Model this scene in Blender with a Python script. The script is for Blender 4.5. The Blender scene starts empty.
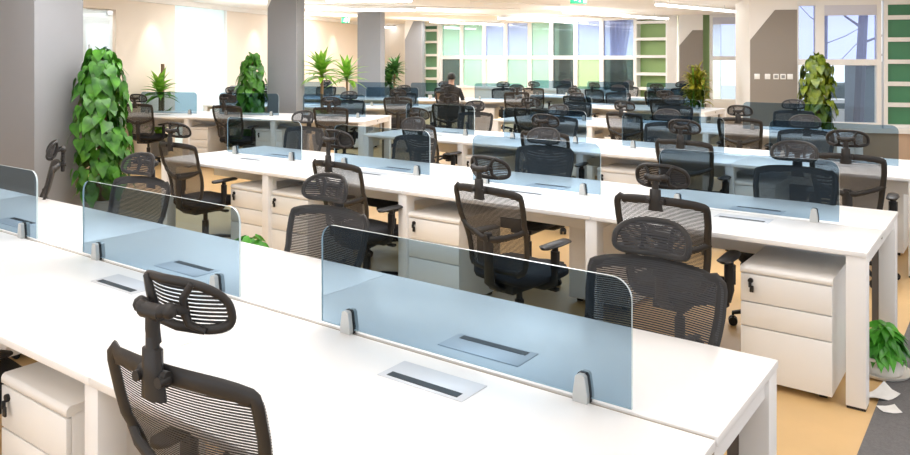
import bpy, bmesh, math, random
from mathutils import Vector, Matrix, Euler
R = math.radians
sc = bpy.context.scene
COL = sc.collection
rng = random.Random(7)

# ------------------------------------------------------------------ camera
YAW = 0.6297
CF, SF = math.cos(YAW), math.sin(YAW)
FPX, HOR, EYE = 768.83, 56.0, 1.6726
cam = bpy.data.cameras.new('camera')
cam.sensor_fit = 'HORIZONTAL'; cam.sensor_width = 36.0
cam.lens = FPX * 36.0 / 910.0
cam.shift_y = -(227.5 - HOR) / 910.0
cam.clip_start = 0.05; cam.clip_end = 200
camo = bpy.data.objects.new('camera', cam); COL.objects.link(camo)
camo.location = (0, 0, EYE); camo.rotation_euler = (R(90), 0, YAW)
sc.camera = camo

# ------------------------------------------------------------------ world, exposure
w = bpy.data.worlds.new('sky'); sc.world = w; w.use_nodes = True
bg = w.node_tree.nodes['Background']
bg.inputs[0].default_value = (0.86, 0.92, 1.0, 1); bg.inputs[1].default_value = 1.7
sc.view_settings.view_transform = 'Standard'; sc.view_settings.look = 'None'
sc.view_settings.gamma = 1.0; sc.view_settings.use_curve_mapping = False
sc.view_settings.exposure = 0.13
sc.cycles.transparent_max_bounces = 40
sc.cycles.max_bounces = 7
sc.cycles.diffuse_bounces = 4
sc.cycles.caustics_reflective = False; sc.cycles.caustics_refractive = False
sc.cycles.sample_clamp_indirect = 6.0

CEIL = 2.68
G = YAW - 0.2496                     # the building's own grid, turned against the front desk rows
GX = Vector((math.cos(G), math.sin(G), 0)); GY = Vector((-math.sin(G), math.cos(G), 0))
def cw(r, d, z=0.0):
    """metres to the right and ahead of the viewpoint, into the room's x, y"""
    return Vector((r * CF - d * SF, r * SF + d * CF, z))

def area_light(name, loc, sx, sy, power, color=(0.97, 0.98, 1.0), rotz=0.0, parent=None):
    l = bpy.data.lights.new(name, 'AREA'); l.shape = 'RECTANGLE'; l.size = sx; l.size_y = sy
    l.energy = power; l.color = color
    o = bpy.data.objects.new(name, l); COL.objects.link(o)
    o.location = loc; o.rotation_euler = (0, 0, rotz)
    if parent: o.parent = parent
    return o

LP = 52
for (x, y) in [(-1.3, 0.2), (-4.6, 0.6), (0.6, 3.4), (-2.9, 3.7), (-6.2, 4.0), (-0.9, 7.3), (-4.2, 7.6), (-8.2, 7.8), (-2.6, 11.0), (-6.2, 11.2), (-11.2, 9.6), (-10.2, 13.4), (-7.6, 15.2), (-13.5, 13.2), (-9.6, 17.2), (-13.0, 16.6)]:  # bare lights stand in for ceiling lamps; extra added to brighten the far wall
    area_light('room_light', (x, y, CEIL - 0.06), 1.3, 2.4, LP * (0.44 if x * -0.59 + y * 0.81 < 4 else 1.0))
    u = area_light('ceiling_fill', (x, y, CEIL - 0.40), 0.12, 2.4, 16); u.rotation_euler = (math.pi, 0, 0)  # unseen upward light added to brighten the ceiling, not a fixture

# ------------------------------------------------------------------ materials
def mat(name, col, rough=0.5, metal=0.0, noise=0.0, nscale=30.0, bump=0.0, bscale=200.0, coat=0.0, spec=0.5, emit=None, estr=0.0):
    m = bpy.data.materials.new(name); m.use_nodes = True
    nt = m.node_tree; b = nt.nodes['Principled BSDF']
    b.inputs['Base Color'].default_value = (*col, 1); b.inputs['Roughness'].default_value = rough
    b.inputs['Metallic'].default_value = metal; b.inputs['Specular IOR Level'].default_value = spec
    b.inputs['Coat Weight'].default_value = coat; b.inputs['Coat Roughness'].default_value = 0.12
    tc = nt.nodes.new('ShaderNodeTexCoord')
    if noise:
        n = nt.nodes.new('ShaderNodeTexNoise'); n.inputs['Scale'].default_value = nscale; n.inputs['Detail'].default_value = 6
        nt.links.new(tc.outputs['Object'], n.inputs['Vector'])
        mx = nt.nodes.new('ShaderNodeMix'); mx.data_type = 'RGBA'
        mx.inputs[6].default_value = (*[max(0, c * (1 - noise)) for c in col], 1)
        mx.inputs[7].default_value = (*[min(1, c * (1 + noise)) for c in col], 1)
        nt.links.new(n.outputs['Fac'], mx.inputs[0]); nt.links.new(mx.outputs[2], b.inputs['Base Color'])
    if bump:
        n2 = nt.nodes.new('ShaderNodeTexNoise'); n2.inputs['Scale'].default_value = bscale
        nt.links.new(tc.outputs['Object'], n2.inputs['Vector'])
        bp = nt.nodes.new('ShaderNodeBump'); bp.inputs['Strength'].default_value = bump; bp.inputs['Distance'].default_value = 0.01
        nt.links.new(n2.outputs['Fac'], bp.inputs['Height']); nt.links.new(bp.outputs['Normal'], b.inputs['Normal'])
    if emit:
        b.inputs['Emission Color'].default_value = (*emit, 1); b.inputs['Emission Strength'].default_value = estr
    return m

def glass_mat(name, tint, gloss=0.06, rough=0.02, haze=0.0, hazecol=(0.8, 0.9, 0.9)):
    m = bpy.data.materials.new(name); m.use_nodes = True; nt = m.node_tree
    for n in list(nt.nodes): nt.nodes.remove(n)
    out = nt.nodes.new('ShaderNodeOutputMaterial')
    tr = nt.nodes.new('ShaderNodeBsdfTransparent'); tr.inputs[0].default_value = (*tint, 1)
    gl = nt.nodes.new('ShaderNodeBsdfGlossy'); gl.inputs['Roughness'].default_value = rough
    fr = nt.nodes.new('ShaderNodeLayerWeight'); fr.inputs[0].default_value = 0.25
    mul = nt.nodes.new('ShaderNodeMath'); mul.operation = 'MULTIPLY'; mul.inputs[1].default_value = gloss * 4
    nt.links.new(fr.outputs['Fresnel'], mul.inputs[0])
    add = nt.nodes.new('ShaderNodeMath'); add.operation = 'ADD'; add.inputs[1].default_value = gloss * 0.25; add.use_clamp = True
    nt.links.new(mul.outputs[0], add.inputs[0])
    mx = nt.nodes.new('ShaderNodeMixShader'); nt.links.new(add.outputs[0], mx.inputs[0])
    src = tr.outputs[0]
    if haze:
        df = nt.nodes.new('ShaderNodeBsdfDiffuse'); df.inputs[0].default_value = (*hazecol, 1)
        tl = nt.nodes.new('ShaderNodeBsdfTranslucent'); tl.inputs[0].default_value = (*hazecol, 1)
        h0 = nt.nodes.new('ShaderNodeMixShader'); h0.inputs[0].default_value = 0.6
        nt.links.new(df.outputs[0], h0.inputs[1]); nt.links.new(tl.outputs[0], h0.inputs[2])
        hm = nt.nodes.new('ShaderNodeMixShader'); hm.inputs[0].default_value = haze
        nt.links.new(tr.outputs[0], hm.inputs[1]); nt.links.new(h0.outputs[0], hm.inputs[2]); src = hm.outputs[0]
    nt.links.new(src, mx.inputs[1]); nt.links.new(gl.outputs[0], mx.inputs[2])
    nt.links.new(mx.outputs[0], out.inputs[0])
    return m

def mesh_fabric(name, col, period, cover):
    """open weave: horizontal threads with gaps one can see through"""
    m = bpy.data.materials.new(name); m.use_nodes = True; nt = m.node_tree
    b = nt.nodes['Principled BSDF']; out = nt.nodes['Material Output']
    b.inputs['Base Color'].default_value = (*col, 1); b.inputs['Roughness'].default_value = 0.65
    tc = nt.nodes.new('ShaderNodeTexCoord'); sx = nt.nodes.new('ShaderNodeSeparateXYZ')
    nt.links.new(tc.outputs['Object'], sx.inputs[0])
    dv = nt.nodes.new('ShaderNodeMath'); dv.operation = 'DIVIDE'; dv.inputs[1].default_value = period
    nt.links.new(sx.outputs['Z'], dv.inputs[0])
    fr = nt.nodes.new('ShaderNodeMath'); fr.operation = 'FRACT'; nt.links.new(dv.outputs[0], fr.inputs[0])
    gt = nt.nodes.new('ShaderNodeMath'); gt.operation = 'GREATER_THAN'; gt.inputs[1].default_value = cover
    nt.links.new(fr.outputs[0], gt.inputs[0])
    tr = nt.nodes.new('ShaderNodeBsdfTransparent')
    mx = nt.nodes.new('ShaderNodeMixShader')
    nt.links.new(gt.outputs[0], mx.inputs[0]); nt.links.new(b.outputs[0], mx.inputs[1]); nt.links.new(tr.outputs[0], mx.inputs[2])
    nt.links.new(mx.outputs[0], out.inputs[0])
    return m

def leaf_mat(name, c1, c2, rough=0.35, scale=9.0):
    m = bpy.data.materials.new(name); m.use_nodes = True; nt = m.node_tree
    b = nt.nodes['Principled BSDF']; out = nt.nodes['Material Output']
    tc = nt.nodes.new('ShaderNodeTexCoord'); n = nt.nodes.new('ShaderNodeTexNoise')
    n.inputs['Scale'].default_value = scale; n.inputs['Detail'].default_value = 2
    nt.links.new(tc.outputs['Object'], n.inputs['Vector'])
    rp = nt.nodes.new('ShaderNodeValToRGB'); rp.color_ramp.elements[0].position = 0.35; rp.color_ramp.elements[1].position = 0.68
    rp.color_ramp.elements[0].color = (*c1, 1); rp.color_ramp.elements[1].color = (*c2, 1)
    nt.links.new(n.outputs['Fac'], rp.inputs[0]); nt.links.new(rp.outputs[0], b.inputs['Base Color'])
    b.inputs['Roughness'].default_value = rough
    tl = nt.nodes.new('ShaderNodeBsdfTranslucent'); nt.links.new(rp.outputs[0], tl.inputs[0])
    mx = nt.nodes.new('ShaderNodeMixShader'); mx.inputs[0].default_value = 0.22
    nt.links.new(b.outputs[0], mx.inputs[1]); nt.links.new(tl.outputs[0], mx.inputs[2]); nt.links.new(mx.outputs[0], out.inputs[0])
    return m

M = {}
M['desk'] = mat('white_laminate', (0.87, 0.86, 0.85), 0.32, noise=0.012, nscale=6)
M['desk_edge'] = mat('white_edge_band', (0.80, 0.76, 0.70), 0.45)
M['leg'] = mat('white_powder_coat', (0.84, 0.83, 0.82), 0.4)
M['ped'] = mat('white_cabinet', (0.84, 0.82, 0.79), 0.42, noise=0.01, nscale=8)
M['drawer'] = mat('white_drawer_front', (0.86, 0.85, 0.83), 0.38)
M['metal'] = mat('satin_aluminium', (0.66, 0.67, 0.68), 0.35, metal=0.6)
M['clamp'] = mat('satin_clamp', (0.50, 0.51, 0.50), 0.4, metal=0.35)
M['port'] = mat('port_cover', (0.66, 0.67, 0.70), 0.4, metal=0.2)
M['rail'] = mat('beige_rail', (0.36, 0.32, 0.27), 0.6)
M['legstrip'] = mat('dark_taupe', (0.16, 0.135, 0.115), 0.6)
M['black'] = mat('black_plastic', (0.012, 0.012, 0.013), 0.45, spec=0.4)
M['frame'] = mat('dark_grey_plastic', (0.026, 0.024, 0.023), 0.45, spec=0.35, bump=0.05, bscale=600)
M['seat'] = mat('black_fabric', (0.012, 0.013, 0.017), 0.85, bump=0.2, bscale=500)
M['mesh'] = mesh_fabric('open_mesh_fabric', (0.042, 0.041, 0.043), 0.0070, 0.72)
M['hmesh'] = mesh_fabric('headrest_mesh_fabric', (0.035, 0.034, 0.037), 0.0092, 0.70)
M['chrome'] = mat('bright_key_metal', (0.6, 0.6, 0.6), 0.25, metal=0.9)
M['glass'] = glass_mat('blue_tinted_glass', (0.57, 0.67, 0.745), 0.007)
M['glass_edge'] = mat('polished_glass_edge', (0.50, 0.60, 0.63), 0.15)
M['floor'] = mat('tan_vinyl', (0.70, 0.465, 0.215), 0.38, noise=0.16, nscale=2.6)
M['carpet'] = mat('grey_carpet', (0.15, 0.145, 0.145), 0.95, noise=0.35, nscale=90, bump=0.5, bscale=300)
M['ceil'] = mat('ceiling_paint', (0.88, 0.84, 0.80), 0.85, noise=0.06, nscale=1.5)
M['white'] = mat('white_paint', (0.86, 0.84, 0.81), 0.7)
M['cream'] = mat('cream_paint', (0.84, 0.73, 0.62), 0.7)
M['grey'] = mat('grey_paint', (0.27, 0.275, 0.29), 0.75, noise=0.03, nscale=4)
M['taupe'] = mat('taupe_paint', (0.27, 0.24, 0.21), 0.75)
M['tan'] = mat('tan_panel', (0.52, 0.38, 0.27), 0.6)
M['winframe'] = mat('white_window_frame', (0.86, 0.86, 0.85), 0.45)
M['green'] = mat('green_back_panel', (0.05, 0.22, 0.10), 0.35, noise=0.15, nscale=2)
M['ygreen'] = mat('light_green_back_panel', (0.28, 0.42, 0.16), 0.35, noise=0.1, nscale=2)
M['midgreen'] = mat('mid_green_back_panel', (0.20, 0.42, 0.24), 0.35, noise=0.1, nscale=2)
M['tube'] = mat('lit_tube', (1, 1, 1), 0.5, emit=(1, 0.98, 0.95), estr=9.0)
M['lens'] = mat('lit_lens', (1, 1, 1), 0.5, emit=(1, 0.93, 0.82), estr=14.0)
M['frost'] = mat('lit_frosted_glass', (0.5, 0.56, 0.56), 0.4, emit=(0.80, 1.0, 0.99), estr=0.46)  # own glow stands in for the bright room behind the pane
M['pot'] = mat('white_ceramic', (0.74, 0.71, 0.66), 0.35)
M['potgrey'] = mat('grey_planter', (0.30, 0.30, 0.30), 0.5)
M['soil'] = mat('dark_soil', (0.03, 0.02, 0.014), 0.95, bump=0.8, bscale=120)
M['bark'] = mat('cane_bark', (0.24, 0.16, 0.09), 0.85, noise=0.3, nscale=30)
M['leaf'] = leaf_mat('pothos_leaf', (0.016, 0.10, 0.008), (0.10, 0.32, 0.028))
M['leafy'] = leaf_mat('yellow_green_leaf', (0.05, 0.11, 0.006), (0.24, 0.31, 0.02))
M['leafb'] = leaf_mat('straw_green_leaf', (0.18, 0.20, 0.01), (0.52, 0.48, 0.05))
M['dleaf'] = leaf_mat('dracaena_leaf', (0.10, 0.30, 0.02), (0.34, 0.60, 0.07))
M['dkleaf'] = leaf_mat('dark_leaf', (0.03, 0.11, 0.03), (0.09, 0.26, 0.06))
M['bright'] = leaf_mat('bright_leaf', (0.03, 0.20, 0.015), (0.11, 0.46, 0.04))
M['paper'] = mat('paper', (0.82, 0.81, 0.79), 0.8, noise=0.12, nscale=25)

# ------------------------------------------------------------------ mesh helpers
class MB:
    def __init__(s): s.v = []; s.f = []; s.mi = []
    def add(s, vs, fs, mi=0):
        o = len(s.v); s.v += [tuple(x) for x in vs]
        s.f += [tuple(i + o for i in f) for f in fs]; s.mi += [mi] * len(fs)
    def box(s, x0, x1, y0, y1, z0, z1, bev=0.0, mi=0):
        if bev <= 0:
            vs = [(x, y, z) for z in (z0, z1) for y in (y0, y1) for x in (x0, x1)]
            s.add(vs, [(0, 2, 3, 1), (4, 5, 7, 6), (0, 1, 5, 4), (2, 6, 7, 3), (0, 4, 6, 2), (1, 3, 7, 5)], mi); return
        bm = bmesh.new(); bmesh.ops.create_cube(bm, size=1.0)
        for v in bm.verts:
            v.co = ((x0 + x1) / 2 + v.co.x * (x1 - x0), (y0 + y1) / 2 + v.co.y * (y1 - y0), (z0 + z1) / 2 + v.co.z * (z1 - z0))
        bmesh.ops.bevel(bm, geom=bm.edges[:], offset=bev, segments=2, profile=0.5, affect='EDGES')
        bm.verts.index_update()
        s.add([v.co[:] for v in bm.verts], [[v.index for v in f.verts] for f in bm.faces], mi); bm.free()
    def tube(s, pts, ra, rb=None, n=8, closed=False, up=(0, 1, 0), cap=True, mi=0):
        """a rod along pts; ra across (in the plane square to 'up'), rb along 'up'"""
        P = [Vector(p) for p in pts]; N = len(P); up = Vector(up)
        ra = ra if isinstance(ra, (list, tuple)) else [ra] * N
        rb = ra if rb is None else (rb if isinstance(rb, (list, tuple)) else [rb] * N)
        vs = []
        for i, p in enumerate(P):
            if closed: t = P[(i + 1) % N] - P[i - 1]
            else: t = P[min(i + 1, N - 1)] - P[max(i - 1, 0)]
            t.normalize(); a = t.cross(up)
            if a.length < 1e-3: a = t.cross(Vector((1, 0, 0)))
            a.normalize(); b = a.cross(t).normalized()
            for k in range(n):
                q = 2 * math.pi * k / n
                vs.append(p + a * (math.cos(q) * ra[i]) + b * (math.sin(q) * rb[i]))
        fs = []
        for i in range(N if closed else N - 1):
            j = (i + 1) % N
            for k in range(n):
                k2 = (k + 1) % n
                fs.append((i * n + k, i * n + k2, j * n + k2, j * n + k))
        if not closed and cap:
            fs.append(tuple(range(n))[::-1]); fs.append(tuple((N - 1) * n + k for k in range(n)))
        s.add(vs, fs, mi)
    def lathe(s, prof, c=(0, 0, 0), n=20, mi=0):
        vs = [];
        for r, z in prof:
            for k in range(n):
                q = 2 * math.pi * k / n; vs.append((c[0] + r * math.cos(q), c[1] + r * math.sin(q), c[2] + z))
        fs = []
        for i in range(len(prof) - 1):
            for k in range(n):
                k2 = (k + 1) % n; fs.append((i * n + k, i * n + k2, (i + 1) * n + k2, (i + 1) * n + k))
        fs.append(tuple(range(n))[::-1]); fs.append(tuple((len(prof) - 1) * n + k for k in range(n)))
        s.add(vs, fs, mi)
    def prism(s, poly, axis, a, b, mi=0):
        """poly of 2D points swept along an axis from a to b ('x': pts are y,z; 'y': x,z; 'z': x,y)"""
        def p3(p, t):
            return {'x': (t, p[0], p[1]), 'y': (p[0], t, p[1]), 'z': (p[0], p[1], t)}[axis]
        n = len(poly); vs = [p3(p, a) for p in poly] + [p3(p, b) for p in poly]
        fs = [tuple(range(n)), tuple(range(n, 2 * n))[::-1]] + [(i, n + i, n + (i + 1) % n, (i + 1) % n) for i in range(n)]
        s.add(vs, fs, mi)
    def build(s, name, mats, parent=None, smooth=True, angle=38, loc=None, rotz=0.0):
        me = bpy.data.meshes.new(name); me.from_pydata(s.v, [], s.f)
        mats = mats if isinstance(mats, (list, tuple)) else [mats]
        for m in mats: me.materials.append(m)
        if len(mats) > 1:
            for p, i in zip(me.polygons, s.mi): p.material_index = i
        bm = bmesh.new(); bm.from_mesh(me); bmesh.ops.recalc_face_normals(bm, faces=bm.faces[:]); bm.to_mesh(me); bm.free()
        if smooth:
            me.polygons.foreach_set('use_smooth', [True] * len(me.polygons)); me.set_sharp_from_angle(angle=R(angle))
        me.update()
        o = bpy.data.objects.new(name, me); COL.objects.link(o)
        if parent: o.parent = parent
        if loc is not None: o.location = loc
        o.rotation_euler = (0, 0, rotz)
        return o

def tag(o, label, cat, group=None):
    o['label'] = label; o['category'] = cat
    if group: o['group'] = group
    return o
def thing(name, label, cat, loc=(0, 0, 0), rotz=0.0, group=None):
    o = bpy.data.objects.new(name, None); COL.objects.link(o); o.empty_display_size = 0.1
    o.location = loc; o.rotation_euler = (0, 0, rotz)
    return tag(o, label, cat, group)
def struct(o):
    o['kind'] = 'structure'; return o
def copy_tree(o, parent=None):
    c = o.copy(); COL.objects.link(c)
    if parent: c.parent = parent
    for ch in o.children: copy_tree(ch, c)
    return c
ORD = ['first', 'second', 'third', 'fourth', 'fifth']

# ------------------------------------------------------------------ room shell
def gbox(name, r, d, x0, x1, y0, y1, z0, z1, m, parent=None, bev=0.0):
    """a box on the building's grid, anchored at (r, d)"""
    b = MB(); b.box(x0, x1, y0, y1, z0, z1, bev)
    return b.build(name, m, parent, smooth=False, loc=cw(r, d), rotz=G)

OUT = [(-24, -4), (6, -4), (6, 15.3), (1.0, 15.36), (-2.90, 13.80), (-3.73, 15.65), (-5.15, 19.2), (-6.3, 22.0), (-24, 22.0)]
b = MB(); b.prism(OUT, 'z', -0.2, 0.0); struct(b.build('floor', M['floor'], smooth=False))
b = MB(); b.prism(OUT, 'z', CEIL, CEIL + 0.2); struct(b.build('ceiling', M['ceil'], smooth=False))
b = MB(); b.box(-0.535, 1.3, -3.9, 9.6, 0.0, 0.006); o = b.build('carpet_runner', M['carpet'], smooth=False)
tag(o, 'grey carpet strip beside the open ends of the desks', 'carpet')

# left wall on the building grid: local x runs along the wall away from the viewer
LW = (-5.04, 14.1)
def lw_t(u):
    k = (u - 455) / FPX
    return (-LW[0] + k * LW[1]) / (0.247 - k * 0.969)
lwrot = G + math.pi / 2
def leftwall(name, t0, t1, z0, z1, m, off=0.0, th=0.12, parent=None, bev=0.0):
    b = MB(); b.box(t0, t1, off, off + th, z0, z1, bev)
    return b.build(name, m, parent, smooth=False, loc=cw(*LW), rotz=lwrot)
td0, td1 = lw_t(83), lw_t(116)
tp0, tp1 = lw_t(175), lw_t(227)
ltop = CEIL
struct(leftwall('wall_left', -12.0, td0, 0, ltop, M['cream']))
struct(leftwall('wall_left', td1, tp0, 0, ltop, M['cream']))
struct(leftwall('wall_left', tp1, 11.0, 0, ltop, M['cream']))
struct(leftwall('wall_left', td0, td1, 2.42, ltop, M['cream']))
# glazed door
dr = leftwall('door_1', td0 + 0.02, td1 - 0.02, 0.02, 2.40, glass_mat('clear_door_glass', (0.86, 0.93, 0.95), 0.03, haze=0.45, hazecol=(0.9, 0.94, 0.95)), 0.05, 0.012); struct(dr)
b = MB(); b.box(td1 - 0.16, td1 - 0.03, 0.03, 0.085, 2.33, 2.40); b.build('door_hinge', M['metal'], dr)
b = MB(); b.tube([(td0 + 0.14, 0.0, 0.85), (td0 + 0.14, 0.0, 1.85)], 0.016); b.tube([(td0 + 0.14, 0.0, 0.95), (td0 + 0.14, 0.06, 0.95)], 0.01); b.tube([(td0 + 0.14, 0.0, 1.75), (td0 + 0.14, 0.06, 1.75)], 0.01)
b.build('door_handle', M['metal'], dr)
# room beyond the glazed door and lit frosted panel
struct(leftwall('wall_beyond', td0 - 1.5, td1 + 1.0, 0, ltop, M['white'], 1.4, 0.1))
pl = cw(*LW) + GY * ((td0 + td1) / 2) - GX * 0.75
area_light('door_fill', (pl.x, pl.y, CEIL - 0.05), 1.2, 1.2, 24)  # unseen light added so the door glass shows bright
fr = struct(leftwall('window_1', tp0, tp1, 0.0, ltop, M['frost'], 0.05, 0.03))
leftwall('window_frame', tp1 - 0.05, tp1, 0, ltop, M['winframe'], 0.0, 0.1, parent=None).parent = fr
fr.children[0].location = (0, 0, 0); fr.children[0].rotation_euler = (0, 0, 0)
# soffit lip along the left wall
struct(leftwall('trim_1', -8.0, 11.0, CEIL - 0.09, CEIL - 0.001, M['ceil'], -0.10, 0.095))

# far wall, parallel to the desk rows
YF = 18.6
def far_x(u):
    k = (u - 455) / FPX
    return (k * YF * CF - YF * SF) / (CF + k * SF)
def farbox(name, u0, u1, z0, z1, m, y0=0.0, y1=0.12, parent=None, pad0=0.0, pad1=0.0):
    b = MB(); b.box(far_x(u0) + pad0, far_x(u1) + pad1, YF + y0, YF + y1, z0, z1)
    return b.build(name, m, parent, smooth=False)
struct(farbox('wall_far', 372, 422, 0, CEIL, M['white']))
# glazed bays
edges = [441, 462, 484.5, 506, 530, 551.5, 576, 602, 636]
TRANS, SILL = 1.63, 0.72
up_tint = {'g': (0.60, 0.76, 0.72), 'b': (0.62, 0.69, 0.93), 'd': (0.38, 0.50, 0.48)}
lo_tint = {'g': (0.62, 0.79, 0.74), 'w': (0.84, 0.90, 0.87), 'd': (0.26, 0.32, 0.33), 'y': (0.66, 0.76, 0.60)}
ups, los = 'ggbbgdbb', 'dgwggdyd'
gm = {}
def tinted(key, t):
    if key not in gm: gm[key] = glass_mat('tinted_pane_' + key, t, 0.10, haze=0.25, hazecol=t)
    return gm[key]
for i in range(8):
    x0, x1 = far_x(edges[i]), far_x(edges[i + 1])
    b = MB(); f = 0.055
    for (a0, a1, c0, c1) in [(x0, x0 + f, SILL, CEIL), (x1 - f, x1, SILL, CEIL), (x0 + f, x1 - f, SILL, SILL + 0.07), (x0 + f, x1 - f, TRANS - 0.05, TRANS + 0.05), (x0 + f, x1 - f, CEIL - 0.08, CEIL)]:
        b.box(a0, a1, YF - 0.04, YF + 0.08, c0, c1)
    wo = struct(b.build('window_%d' % (i + 2), M['winframe'], smooth=False))
    b = MB(); b.box(x0 + f, x1 - f, YF + 0.01, YF + 0.02, TRANS + 0.05, CEIL - 0.08); b.build('upper_pane', tinted('up' + ups[i], up_tint[ups[i]]), wo, smooth=False)
    b = MB(); b.box(x0 + f, x1 - f, YF + 0.01, YF + 0.02, SILL + 0.07, TRANS - 0.05); b.build('lower_pane', tinted('lo' + los[i], lo_tint[los[i]]), wo, smooth=False)
b = MB(); b.box(far_x(441), far_x(636), YF, YF + 0.12, 0, SILL); struct(b.build('wall_far', M['white'], smooth=False))
b = MB(); b.box(-24, -6.5, YF + 2.6, YF + 2.7, 0, CEIL + 0.2)
struct(b.build('wall_beyond', mat('pale_corridor_paint', (0.80, 0.86, 0.83), 0.8), smooth=False))
area_light('corridor_fill', (-11.5, YF + 1.3, CEIL - 0.04), 11, 0.8, 300, (0.93, 1.0, 0.97))  # unseen light added behind the far panes to brighten them
area_light('corridor_fill', (-20.0, YF - 1.0, CEIL - 0.04), 3, 3, 60)

for i, lb in ((5, 'white gathered curtain behind the darkest far window'), (7, 'white gathered curtain behind the far window beside the light green shelving')):
    x0, x1 = far_x(edges[i]), far_x(edges[i + 1]); wd = x1 - x0; b = MB(); N = 40; vs = []
    for (z, sp, off) in ((CEIL - 0.05, 0.62, 0.10), (1.6, 0.50, 0.12), (0.75, 0.78, 0.10)):
        for k in range(N + 1):
            q = k / N; vs.append((x0 + wd * (off + sp * q * (1.0 - 0.15 * (2.5 - z))), YF + 0.28 + 0.05 * math.sin(q * 34), z))
    b.add(vs, [(r_ * (N + 1) + k, r_ * (N + 1) + k + 1, (r_ + 1) * (N + 1) + k + 1, (r_ + 1) * (N + 1) + k) for r_ in range(2) for k in range(N)])
    o = b.build('curtain', mat('white_curtain', (0.8, 0.8, 0.78), 0.9)); tag(o, lb, 'curtain')
    b = MB(); b.box(x0 + 0.03, x1 - 0.03, YF + 0.24, YF + 0.32, CEIL - 0.06, CEIL); b.build('rail', M['winframe'], o)

def shelving(name, label, loc, rotz, wdt, z0, z1, bars, m, depth=0.28):
    t = thing(name, label, 'shelving', loc, rotz)
    b = MB(); b.box(0, wdt, depth - 0.02, depth, z0, z1); b.build('back_panel', m, t, smooth=False)
    b = MB(); b.box(-0.06, 0.0, 0, depth, z0, z1); b.box(wdt, wdt + 0.06, 0, depth, z0, z1); b.box(0, wdt, 0, depth, z1 - 0.07, z1); b.box(0, wdt, 0, depth, z0, z0 + 0.06)
    b.build('frame', M['winframe'], t, smooth=False)
    for z in bars:
        b = MB(); b.box(0, wdt, 0, depth - 0.02, z - 0.035, z + 0.035); b.build('shelf', M['winframe'], t, smooth=False)
    return t
x0, x1 = far_x(424), far_x(440)
shelving('wall_shelving', 'green backed white shelving beside the farthest grey column', (x0, YF - 0.16, 0), 0, x1 - x0, 0, CEIL - 0.02, [0.55, 0.98, 1.30, 1.70, 2.10, 2.45], M['midgreen'])
x0, x1 = far_x(639), far_x(668)
shelving('wall_shelving', 'light green backed white shelving between far windows and taupe pier', (x0, YF - 0.16, 0), 0, x1 - x0, 0, CEIL - 0.02, [0.45, 0.85, 1.22, 1.66, 2.10, 2.52], M['ygreen'])

# right side: second window wall piece, return wall, pier, near window wall (all on the building grid)
C2 = (5.36, 19.0)
struct(gbox('wall_far', *C2, -0.12, 0.12, -0.10, 0.16, 0, CEIL, M['white']))
def paint_pier(name, r, d, wdt, depth, zc, zt, cham, m, body, sidem=None):
    """a square pier whose face is painted up to a slanted line"""
    b = MB(); b.box(0, wdt, 0.012, depth, 0, CEIL)
    o = struct(b.build(name, body, smooth=False, loc=cw(r, d), rotz=G))
    b = MB(); b.prism([(0.012, 0.0), (wdt - 0.002, 0.0), (wdt - 0.002, zt), (cham, zt), (0.012, zc)], 'y', 0.0, 0.012)
    b.build('painted_face', m, o, smooth=False)
    if sidem:
        b = MB(); b.box(wdt, wdt + 0.006, 0.012, depth - 0.01, 0, CEIL - 0.005); b.build('painted_side', sidem, o, smooth=False)
    return o
paint_pier('pier', C2[0] + 0.10, C2[1] - 0.25, 0.56, 0.5, 1.93, 2.30, 0.32, M['taupe'], M['white'])
gbox_t = gbox
g = gbox('green_back_wall', C2[0] + 0.64, C2[1] - 0.2, 0.0, 0.22, 0.10, 0.2, 0, CEIL, M['ygreen']); struct(g); g.name = 'wall_recess'
# window with a pale blind beyond the big pier
def window_on(name, r, d, x0, x1, z0, zt, z1, tint_up, tint_lo, blind=False):
    b = MB(); f = 0.07
    for (a0, a1, c0, c1) in [(x0, x0 + f, z0, z1), (x1 - f, x1, z0, z1), (x0 + f, x1 - f, z0, z0 + 0.08), (x0 + f, x1 - f, zt - 0.05, zt + 0.05), (x0 + f, x1 - f, z1 - 0.07, z1)]:
        b.box(a0, a1, -0.04, 0.10, c0, c1)
    o = struct(b.build(name, M['winframe'], smooth=False, loc=cw(r, d), rotz=G))
    b = MB(); b.box(x0 + f, x1 - f, 0.03, 0.04, zt + 0.05, z1 - 0.07); b.build('upper_pane', tint_up, o, smooth=False)
    b = MB(); b.box(x0 + f, x1 - f, 0.03, 0.04, z0 + 0.08, zt - 0.05); b.build('lower_pane', tint_lo, o, smooth=False)
    if blind:
        b = MB(); b.box(x0 + f, x1 - f, -0.03, 0.02, z1 - 0.24, z1 - 0.07); b.build('blind', mat('blind_fabric', (0.66, 0.68, 0.78), 0.8), o, smooth=False)
    return o
skyblue = glass_mat('blue_sky_pane', (0.76, 0.80, 0.98), 0.10, haze=0.15, hazecol=(0.7, 0.74, 0.95))
clearp = glass_mat('clear_pane', (0.90, 0.93, 0.95), 0.05)
window_on('window_10', C2[0] + 0.84, C2[1] - 0.28, 0.0, 1.3, 0.55, 1.62, CEIL, skyblue, clearp, True)
gbox('wall_right', C2[0] + 0.84, C2[1] - 0.28, 0.0, 1.5, -0.04, 0.1, 0, 0.55, M['white'])
struct(bpy.data.objects['wall_right'])

PR = (4.94, 12.9)
big = paint_pier('pier', PR[0], PR[1], 0.745, 0.6, 1.94, 2.44, 0.40, M['taupe'], M['white'])
big['kind'] = 'structure'
struct(gbox('wall_right', PR[0], PR[1], 0.0, 0.14, 0.6, 2.2, 0, CEIL, M['white']))
struct(gbox('wall_right', PR[0], PR[1], 0.14, 0.745, 2.06, 2.2, 0, CEIL, M['white']))
struct(gbox('wall_right', PR[0], PR[1], 0.66, 0.80, 2.2, 6.6, 0, CEIL, M['white']))
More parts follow.
